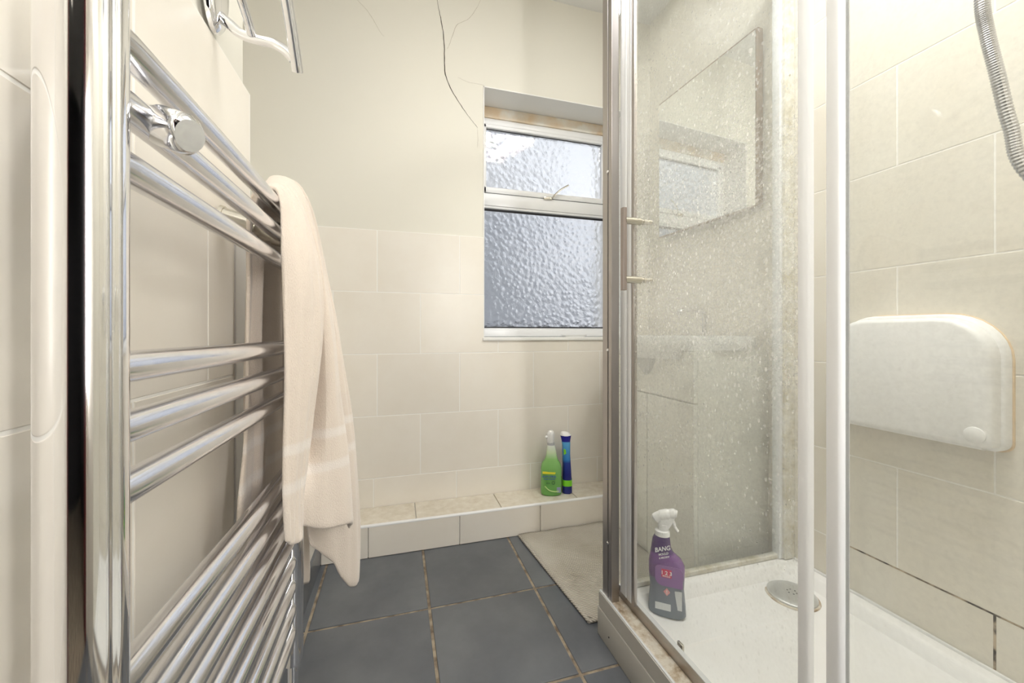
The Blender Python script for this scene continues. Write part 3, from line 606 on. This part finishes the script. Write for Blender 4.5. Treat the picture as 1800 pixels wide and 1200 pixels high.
# side panel
sp_ = obj('side_panel', E(nb(.560, 1.14, .950, .956, .124, ZT-.02)), M['glass_side'], en)
obj('side_rail', E(nb(.556, XR-.001, .944, .962, .117, .130, bev=.002)), M['frosty'], en)
obj('wall_channel', E(nb(1.138, 1.150, .938, .965, .118, ZT, bev=.002)), M['alu_white'], en)
wc = obj('wall_channel', E(nb(1.150, XR-.0005, .930, .968, .118, ZT, bev=.002)), M['frosty'], en); wc['label'] = 'grimy aluminium wall channel'
for z in (.30, 1.62): obj('screw', E(nt_([(1.168, .9285, z), (1.168, .9305, z)], [.003, .0045], 12)), M['nickel'], wc)
obj('top_rail', E(nb(.524, .585, ty0, .962, ZT-.02, ZT+.02, bev=.002)), M['alu_white'], en); obj('top_rail', E(nb(.585, XR, .935, .968, ZT-.02, ZT+.02, bev=.002)), M['alu_white'], en)

# fold-down seat ------------------------------------------------------
se = thing('fold_down_shower_bench', 'white fold-down shower bench folded up against the right wall', 'bench', (XR, .62, .60))
def S(bm): bmesh.ops.translate(bm, verts=bm.verts, vec=(-XR, -.62, -.60)); return bm
def slab(x0, x1, y0, y1, z0, z1, r, ins):
    bm = bmesh.new(); rings = []
    o0 = rrect(y0, y1, z0, z1, r); cy, cz = (y0+y1)/2, (z0+z1)/2
    for x, k in ((x0, 0), (x0+(x1-x0)*.75, 0), (x0+(x1-x0)*.93, ins*.4), (x1, ins)):
        rings.append([bm.verts.new((x, cy+(a-cy)*(1-k/(y1-y0)*2), cz+(b_-cz)*(1-k/(z1-z0)*2))) for a, b_ in o0])
    for r0, r1 in zip(rings, rings[1:]):
        for k in range(len(r0)): bm.faces.new((r0[k], r0[(k+1) % len(r0)], r1[(k+1) % len(r0)], r1[k]))
    bm.faces.new(rings[0][::-1]); bm.faces.new(rings[-1]); return bm
o = obj('mastic_stain', S(slab(XR, XR-.004, .4745, .798, .5755, .8645, (.02, .02, .10, .10), .001)), mat('orange_mastic', (.80, .64, .44), .8), se); o['label'] = 'orange stained mastic outline'
obj('back_plate', S(slab(XR-.003, XR-.030, .477, .795, .578, .862, (.02, .02, .095, .095), .006)), M['seat'], se, True)
obj('seat_panel', S(slab(XR-.026, XR-.062, .482, .788, .586, .853, (.012, .012, .085, .085), .010)), M['seat'], se, True)
obj('hinge_bar', S(nt_([(XR-.040, .50, .594), (XR-.040, .77, .594)], .014, 20)), M['seat'], se, True)
for y in (.497, .776):
    obj('pivot_cap', S(nt_([(XR-.050, y+.008*(1 if y < .6 else -1), .612), (XR-.0635, y+.008*(1 if y < .6 else -1), .612), (XR-.0645, y+.008*(1 if y < .6 else -1), .612)], [.0165, .0165, .015], 32)), M['seat'], se, True)
for a, b_ in ((.53, .60), (.66, .72)):
    obj('rust_mark', S(nb(XR-.0592, XR-.0583, a, b_, .5935, .597)), M['scum'], se)

# shower set -------------------------------------------------------------
sh = thing('shower_set', 'ribbed chrome shower hose hanging from the riser inside the shower', 'shower hose', (1.13, .05, 1.0))
def H(p): return (p[0]-1.13, p[1]-.05, p[2]-1.0)
hp = smooth_path([H(p) for p in ((1.10, .05, 1.02), (1.08, .12, .90), (1.0, .26, .90), (.927, .352, 1.055), (.8995, .364, 1.137), (.879, .369, 1.215), (.864, .373, 1.275), (.857, .3755, 1.329), (.852, .37, 1.42), (.86, .33, 1.55), (.93, .25, 1.72), (1.04, .12, 1.90))], 34)
bm = nt_(hp, [.0088 if (i % 2) else .0078 for i in range(len(hp))], 18)
m = M['hose'] = mat('ribbed_chrome_hose', (.60, .60, .62), .25, 1)
obj('hose', bm, m, sh, False)
obj('mixer_body', nt_([H((1.15, -.06, 1.02)), H((1.15, .16, 1.02))], .024, 24), M['chrome'], sh, True)
obj('riser_rail', nt_([H((1.15, .05, 1.02)), H((1.15, .05, 2.0)), H((1.10, .05, 2.0))], .010, 16), M['chrome'], sh, True)
obj('handset', nt_([H((1.13, .06, 1.98)), H((1.05, .10, 1.93)), H((1.0, .14, 1.95)), H((.99, .15, 1.94))], [.012, .013, .05, .05], 24), M['chrome'], sh, True)

# mirror --------------------------------------------------------------
mi = thing('mirror', 'wooden-edged rectangular mirror on the wall above the basin', 'mirror', (1.170, 1.05, 1.255), math.radians(3.35))
obj('mirror_glass', nb(-.004, 0, 0, .475, 0, .595), M['mirror'], mi)
obj('mirror_backing', nb(0.0005, .018, -.002, .477, -.002, .597), M['wood'], mi)
obj('mirror_edge', nb(-.0045, .018, -.010, -.0025, -.002, .597), M['wood'], mi)
obj('mirror_edge', nb(-.0042, .006, 0, .477, -.005, -.0005), M['wood'], mi); obj('mirror_edge', nb(-.0042, .006, 0, .477, .5955, .600), M['wood'], mi)

# vanity + basin ---------------------------------------------------------
va = thing('vanity_unit', 'cream vanity cabinet standing beyond the shower side glass', 'cabinet', (1.04, 1.26, 0))
def V_(*a, **k): return nb(a[0]-1.04, a[1]-1.04, a[2]-1.26, a[3]-1.26, a[4], a[5], **k)
obj('carcass', V_(.905, XR-.001, 1.02, 1.498, .0, .762, bev=.001), M['vanity'], va)
obj('drawer_front', V_(.888, .904, 1.02, 1.498, .600, .760, bev=.0015), M['vanity'], va)
obj('door', V_(.888, .904, 1.02, 1.258, .005, .595, bev=.0015), M['vanity'], va); obj('door', V_(.888, .904, 1.262, 1.498, .005, .595, bev=.0015), M['vanity'], va)
for y in (1.235, 1.285): obj('door_knob', nt_([(.888-1.04, y-1.26, .52), (.872-1.04, y-1.26, .52), (.866-1.04, y-1.26, .52)], [.005, .010, .008], 16), M['chrome'], va, True)
ba = thing('wash_basin', 'white ceramic washbasin with a bowed front on the vanity', 'basin', (1.04, 1.26, .763))
bm = bmesh.new(); rings = []
def basin_ring(s, z, dxx=0):
    out = []
    for k in range(48):
        f = k/48; a = 2*PI*f; c, q = math.cos(a), math.sin(a)
        y = .255*s*math.copysign(abs(q)**.55, q); x = .145*s*math.copysign(abs(c)**.55, c)
        if c < 0: x = -.145*s-.085*s*(max(0, 1-(y/(.235*s))**2)) if abs(y) < .235*s else x
        x = min(x+dxx, .1485)
        out.append(bm.verts.new((x, y, z)))
    return out
for s, z in ((.70, -.10), (.93, -.03), (.985, .0), (1.0, .02), (1.0, .042), (.985, .047), (.86, .047), (.80, .040), (.68, -.02), (.4, -.055)): rings.append(basin_ring(s, z))
for r in rings[:2]:
    for v in r: v.co.z = max(v.co.z, .0005) if v.co.x > -.155 else v.co.z
for r0, r1 in zip(rings, rings[1:]):
    for k in range(48): bm.faces.new((r0[k], r0[(k+1) % 48], r1[(k+1) % 48], r1[k]))
bm.faces.new(rings[0][::-1]); bm.faces.new(rings[-1])
obj('bowl', bm, M['ceramic'], ba, True)
obj('tap', nt_(smooth_path([(.11, 0, .045), (.11, 0, .12), (.10, 0, .145), (.05, 0, .15), (.0, 0, .14), (-.005, 0, .125)], 6), .011, 20), M['chrome'], ba, True)

# bath mat -----------------------------------------------------------------
bm = bmesh.new(); nx, ny = 28, 28; G = []
A, B, C_, D = Vector((.468, 1.508)), Vector((.518, 1.000)), Vector((.885, 1.000)), Vector((.885, 1.508))
for i in range(nx+1):
    row = []
    for j in range(ny+1):
        s, t = i/nx, j/ny; p = (A*(1-s)+D*s)*(1-t)+(B*(1-s)+C_*s)*t
        cr = 0
        if s < .06 and t > .95: p += Vector((.012*(1-s/.06), .010))*((t-.95)/.05)
        z = .004+.0015*math.sin(s*17+t*5)+.001*math.sin(t*23)
        row.append(bm.verts.new((p.x-.7, p.y-1.25, z)))
    G.append(row)
for i in range(nx):
    for j in range(ny): bm.faces.new((G[i][j], G[i+1][j], G[i+1][j+1], G[i][j+1]))
mt = thing('bath_mat', 'off-white ribbed cotton bath mat on the floor beside the shower', 'mat', (.7, 1.25, 0))
o = obj('pile', bm, M['mat'], mt, True); s_ = o.modifiers.new('thick', 'SOLIDIFY'); s_.thickness = .008; s_.offset = 1 if False else 0
o.location.z = .0035
bmx = nt_([(-.232+.0, .258, .006), (-.182, -.246, .006)], .0052, 12); obj('hem', bmx, M['mat'], mt, True)
bmx = nt_([(-.182, -.246, .006), (.185, -.246, .006)], .0052, 12); obj('hem', bmx, M['mat'], mt, True)

# ================================================================== BOTTLES
def ramp_z(name, stops, rough=.25, z1=.30, **k):
    m = mat(name, stops[0][1], rough, **k); tc = N(m, 'ShaderNodeTexCoord'); sp = N(m, 'ShaderNodeSeparateXYZ'); L(m, tc.outputs['Object'], sp.inputs[0])
    r = ramp(m, math_(m, 'DIVIDE', sp.outputs['Z'], z1), stops); L(m, r.outputs[0], P(m).inputs['Base Color']); return m
WH = mat('label_white', (.85, .85, .85), .4)
# purple spray in the shower
pb = thing('spray_bottle', 'purple spray cleaner bottle with a white trigger standing in the shower tray', 'bottle', (.684, .884, .0815), math.radians(-38)); pb.scale = (.95,)*3
PM = ramp_z('purple_bottle', [(0, (.20, .23, .26)), (.33, (.19, .20, .25)), (.36, (.20, .12, .25)), (.55, (.22, .10, .30)), (.57, (.09, .045, .16)), (1, (.07, .035, .13))], .22)
obj('bottle_body', loft(bmesh.new(), [(0, .044, .024, 0, 0), (.006, .049, .028, 0, 0), (.03, .048, .028, 0, 0), (.075, .044, .027, 0, 0), (.11, .0465, .028, -.001, 0), (.135, .047, .028, -.001, 0), (.15, .042, .026, -.004, 0), (.165, .031, .022, -.012, 0), (.18, .026, .02, -.015, 0), (.20, .0235, .018, -.015, 0), (.212, .020, .017, -.013, 0, 2), (.216, .016, .016, -.012, 0, 2)], 40, 3), PM, pb, True)
hdm = M['white_plastic']
hb = obj('trigger_head', loft(bmesh.new(), [(.213, .020, .018, -.012, 0, 2), (.226, .0195, .0175, -.012, 0, 2), (.229, .015, .014, -.010, 0, 2), (.245, .0145, .013, -.007, 0, 2.5)], 28), hdm, pb, True)
bm = bmesh.new(); tube(bm, smooth_path([(-.034, 0, .252), (-.030, 0, .256), (-.018, 0, .264), (0, 0, .271), (.016, 0, .277), (.026, 0, .276)], 5), [.005, .008, .010, .011, .012]+[.014]*6+[.0155]*6+[.013]*5+[.0105]*3+[.008], 20, sx=.85); obj('spray_hood', bm, hdm, pb, True)
obj('neck_web', loft(bmesh.new(), [(.238, .016, .012, -.008, 0), (.252, .021, .012, -.005, 0), (.266, .024, .011, -.002, 0)], 24, 3), hdm, pb, True)
obj('trigger', nt_(smooth_path([(.012, 0, .262), (.018, 0, .250), (.021, 0, .240), (.028, 0, .230)], 5), [.005]*8+[.004]*8, 12, sx=1.6), hdm, pb, True)
yy = -.0287
o = obj('lilac_label', prism(bmesh.new(), rrect(-.030, .040, .088, .142, (.02, .004, .012, .012)), lambda a, b, d: (a, d, b), yy+.002, yy-.0003), mat('lilac', (.27, .14, .34), .35), pb)
obj('red_panel', prism(bmesh.new(), rrect(-.014, .012, .112, .134, (.002,)*4), lambda a, b, d: (a, d, b), yy, yy-.0008), mat('label_red', (.62, .05, .12), .4), pb)
text('1 2 3', .014, WH, pb, (-.001, yy-.0011, .124)); text('MOULD', .0055, WH, pb, (-.001, yy-.0011, .1155))
t1 = text('BANG', .0155, WH, pb, (-.012, -.0232, .184), (PI/2-.1, -.35, 0), .0003, .3); text('MOULD', .0075, WH, pb, (-.009, -.0240, .1715), (PI/2-.1, -.35, 0), .0003, .2); text('& MILDEW', .006, WH, pb, (-.007, -.0258, .1635), (PI/2-.3, -.35, 0), .0003, .2)
bm = prism(bmesh.new(), [(0, .062), (.0085, .0725), (0, .083), (-.0085, .0725)], lambda a, b, d: (a, d, b), -.0268, -.0283); obj('warning_diamond', bm, mat('label_pink', (.75, .35, .35), .4), pb)
text('!', .013, WH, pb, (0, -.0287, .0722))
obj('white_panel', prism(bmesh.new(), rrect(-.030, .010, .022, .040, (.001,)*4), lambda a, b, d: (a, d, b), -.0275, -.0290), mat('label_pale', (.66, .68, .68), .4), pb)
obj('side_panel', prism(bmesh.new(), rrect(.020, .038, .028, .078, (.001,)*4), lambda a, b, d: (a, d, b), -.0235, -.0262), bpy.data.materials['label_pale'], pb)
# green spray on ledge
gb = thing('spray_bottle', 'green spray cleaner bottle with a white head on the tiled ledge', 'bottle', (.640, 1.592, LZ), math.radians(-16))
GM = ramp_z('green_bottle', [(0, (.16, .42, .10)), (.25, (.20, .48, .13)), (.52, (.27, .55, .17)), (.62, (.62, .75, .50)), (.72, (.80, .84, .78)), (1, (.82, .83, .82))], .2)
obj('bottle_body', loft(bmesh.new(), [(0, .036, .022, 0, 0), (.006, .044, .028, 0, 0), (.03, .046, .030, 0, 0), (.08, .044, .029, 0, 0), (.115, .045, .029, 0, 0), (.135, .040, .028, 0, 0), (.150, .029, .024, .001, 0), (.17, .023, .020, .001, 0), (.20, .019, .017, 0, 0), (.215, .016, .015, -.001, 0, 2)], 36, 2.6), GM, gb, True)
obj('grey_collar', loft(bmesh.new(), [(.214, .0165, .0155, -.001, 0, 2), (.226, .0155, .0145, -.002, 0, 2)], 24), mat('collar_grey', (.45, .46, .47), .4), gb, True)
obj('trigger_head', loft(bmesh.new(), [(.225, .0155, .0145, -.003, 0, 2), (.245, .0175, .017, -.004, 0, 2.3), (.262, .0165, .020, -.003, 0, 2.3), (.273, .011, .016, -.001, 0, 2), (.277, .005, .009, 0, 0, 2)], 24), hdm, gb, True)
obj('nozzle', nt_([(-.016, -.006, .252), (-.024, -.010, .249), (-.026, -.010, .248)], [.006, .006, .004], 14), hdm, gb, True)
BL = mat('label_blue', (.06, .12, .45), .4); YE = mat('label_yellow', (.85, .78, .05), .4)
fy_ = -.0302
obj('yellow_band', prism(bmesh.new(), [(-.040, .098), (.014, .0965), (.016, .104), (-.040, .107)], lambda a, b, d: (a, d, b), fy_+.004, fy_), YE, gb)
text('ANTI-VIRAL', .0115, BL, gb, (-.011, fy_-.0008, .086)); text('HOME CLEANER', .0068, BL, gb, (-.011, fy_-.0008, .0755))
text('ECO', .008, mat('label_dark_green', (.03, .12, .05), .4), gb, (-.016, fy_-.0008, .058))
bm = bmesh.new(); c = [(.006+.0065*math.cos(a*PI/8), fy_-.0008, .060+.0065*math.sin(a*PI/8)) for a in range(17)]; tube(bm, c, .0009, 8, False); obj('round_emblem', bm, bpy.data.materials['label_dark_green'], gb)
bm = bmesh.new()
for k in range(5): box(bm, .021, .038, -.0292, -.0258, .018+k*.0046, .0206+k*.0046)
obj('barcode', bm, mat('label_violet', (.45, .45, .70), .4), gb)
bm = nt_(smooth_path([(-.030, fy_+.0005, .045), (-.012, fy_, .028), (.012, fy_, .022), (.030, fy_+.002, .024)], 5), [.0025]*16, 8); obj('swoosh', bm, mat('label_lime', (.55, .75, .30), .4), gb)
# blue slim bottle
bb = thing('cleaner_bottle', 'slim dark blue cleaner bottle with a white cap beside the green one', 'bottle', (.716, 1.598, LZ), math.radians(-16))
BM_ = ramp_z('blue_bottle', [(0, (.02, .03, .19)), (.10, (.02, .03, .19)), (.30, (.015, .022, .20)), (.48, (.02, .05, .30)), (.53, (.03, .20, .55)), (.79, (.10, .38, .70)), (.80, (.02, .02, .30)), (1, (.02, .02, .32))], .2, .28)
obj('bottle_body', loft(bmesh.new(), [(0, .020, .028, 0, 0), (.004, .0225, .032, 0, 0), (.05, .022, .032, 0, 0), (.12, .018, .030, -.001, 0), (.17, .017, .028, -.003, 0), (.21, .018, .022, -.003, 0), (.224, .019, .019, -.004, 0), (.228, .0195, .019, -.004, 0), (.250, .024, .021, -.005, 0)], 32, 3), BM_, bb, True)
cp = loft(bmesh.new(), [(.249, .0245, .0215, -.005, 0), (.254, .0225, .020, -.006, 0), (.262, .015, .014, -.010, 0), (.264, .008, .01, -.012, 0)], 28, 2.5); obj('white_cap', cp, hdm, bb, True)
obj('green_band', loft(bmesh.new(), [(.034, .0229, .0326, 0, 0), (.060, .0226, .0326, -.0003, 0)], 32, 3), mat('label_bright_green', (.22, .68, .03), .35), bb, True)
obj('green_patch', prism(bmesh.new(), [(-.016, .170), (-.006, .176), (-.008, .192), (-.017, .196)], lambda a, b, d: (a, d, b), -.024, -.0285), bpy.data.materials['label_bright_green'], bb)
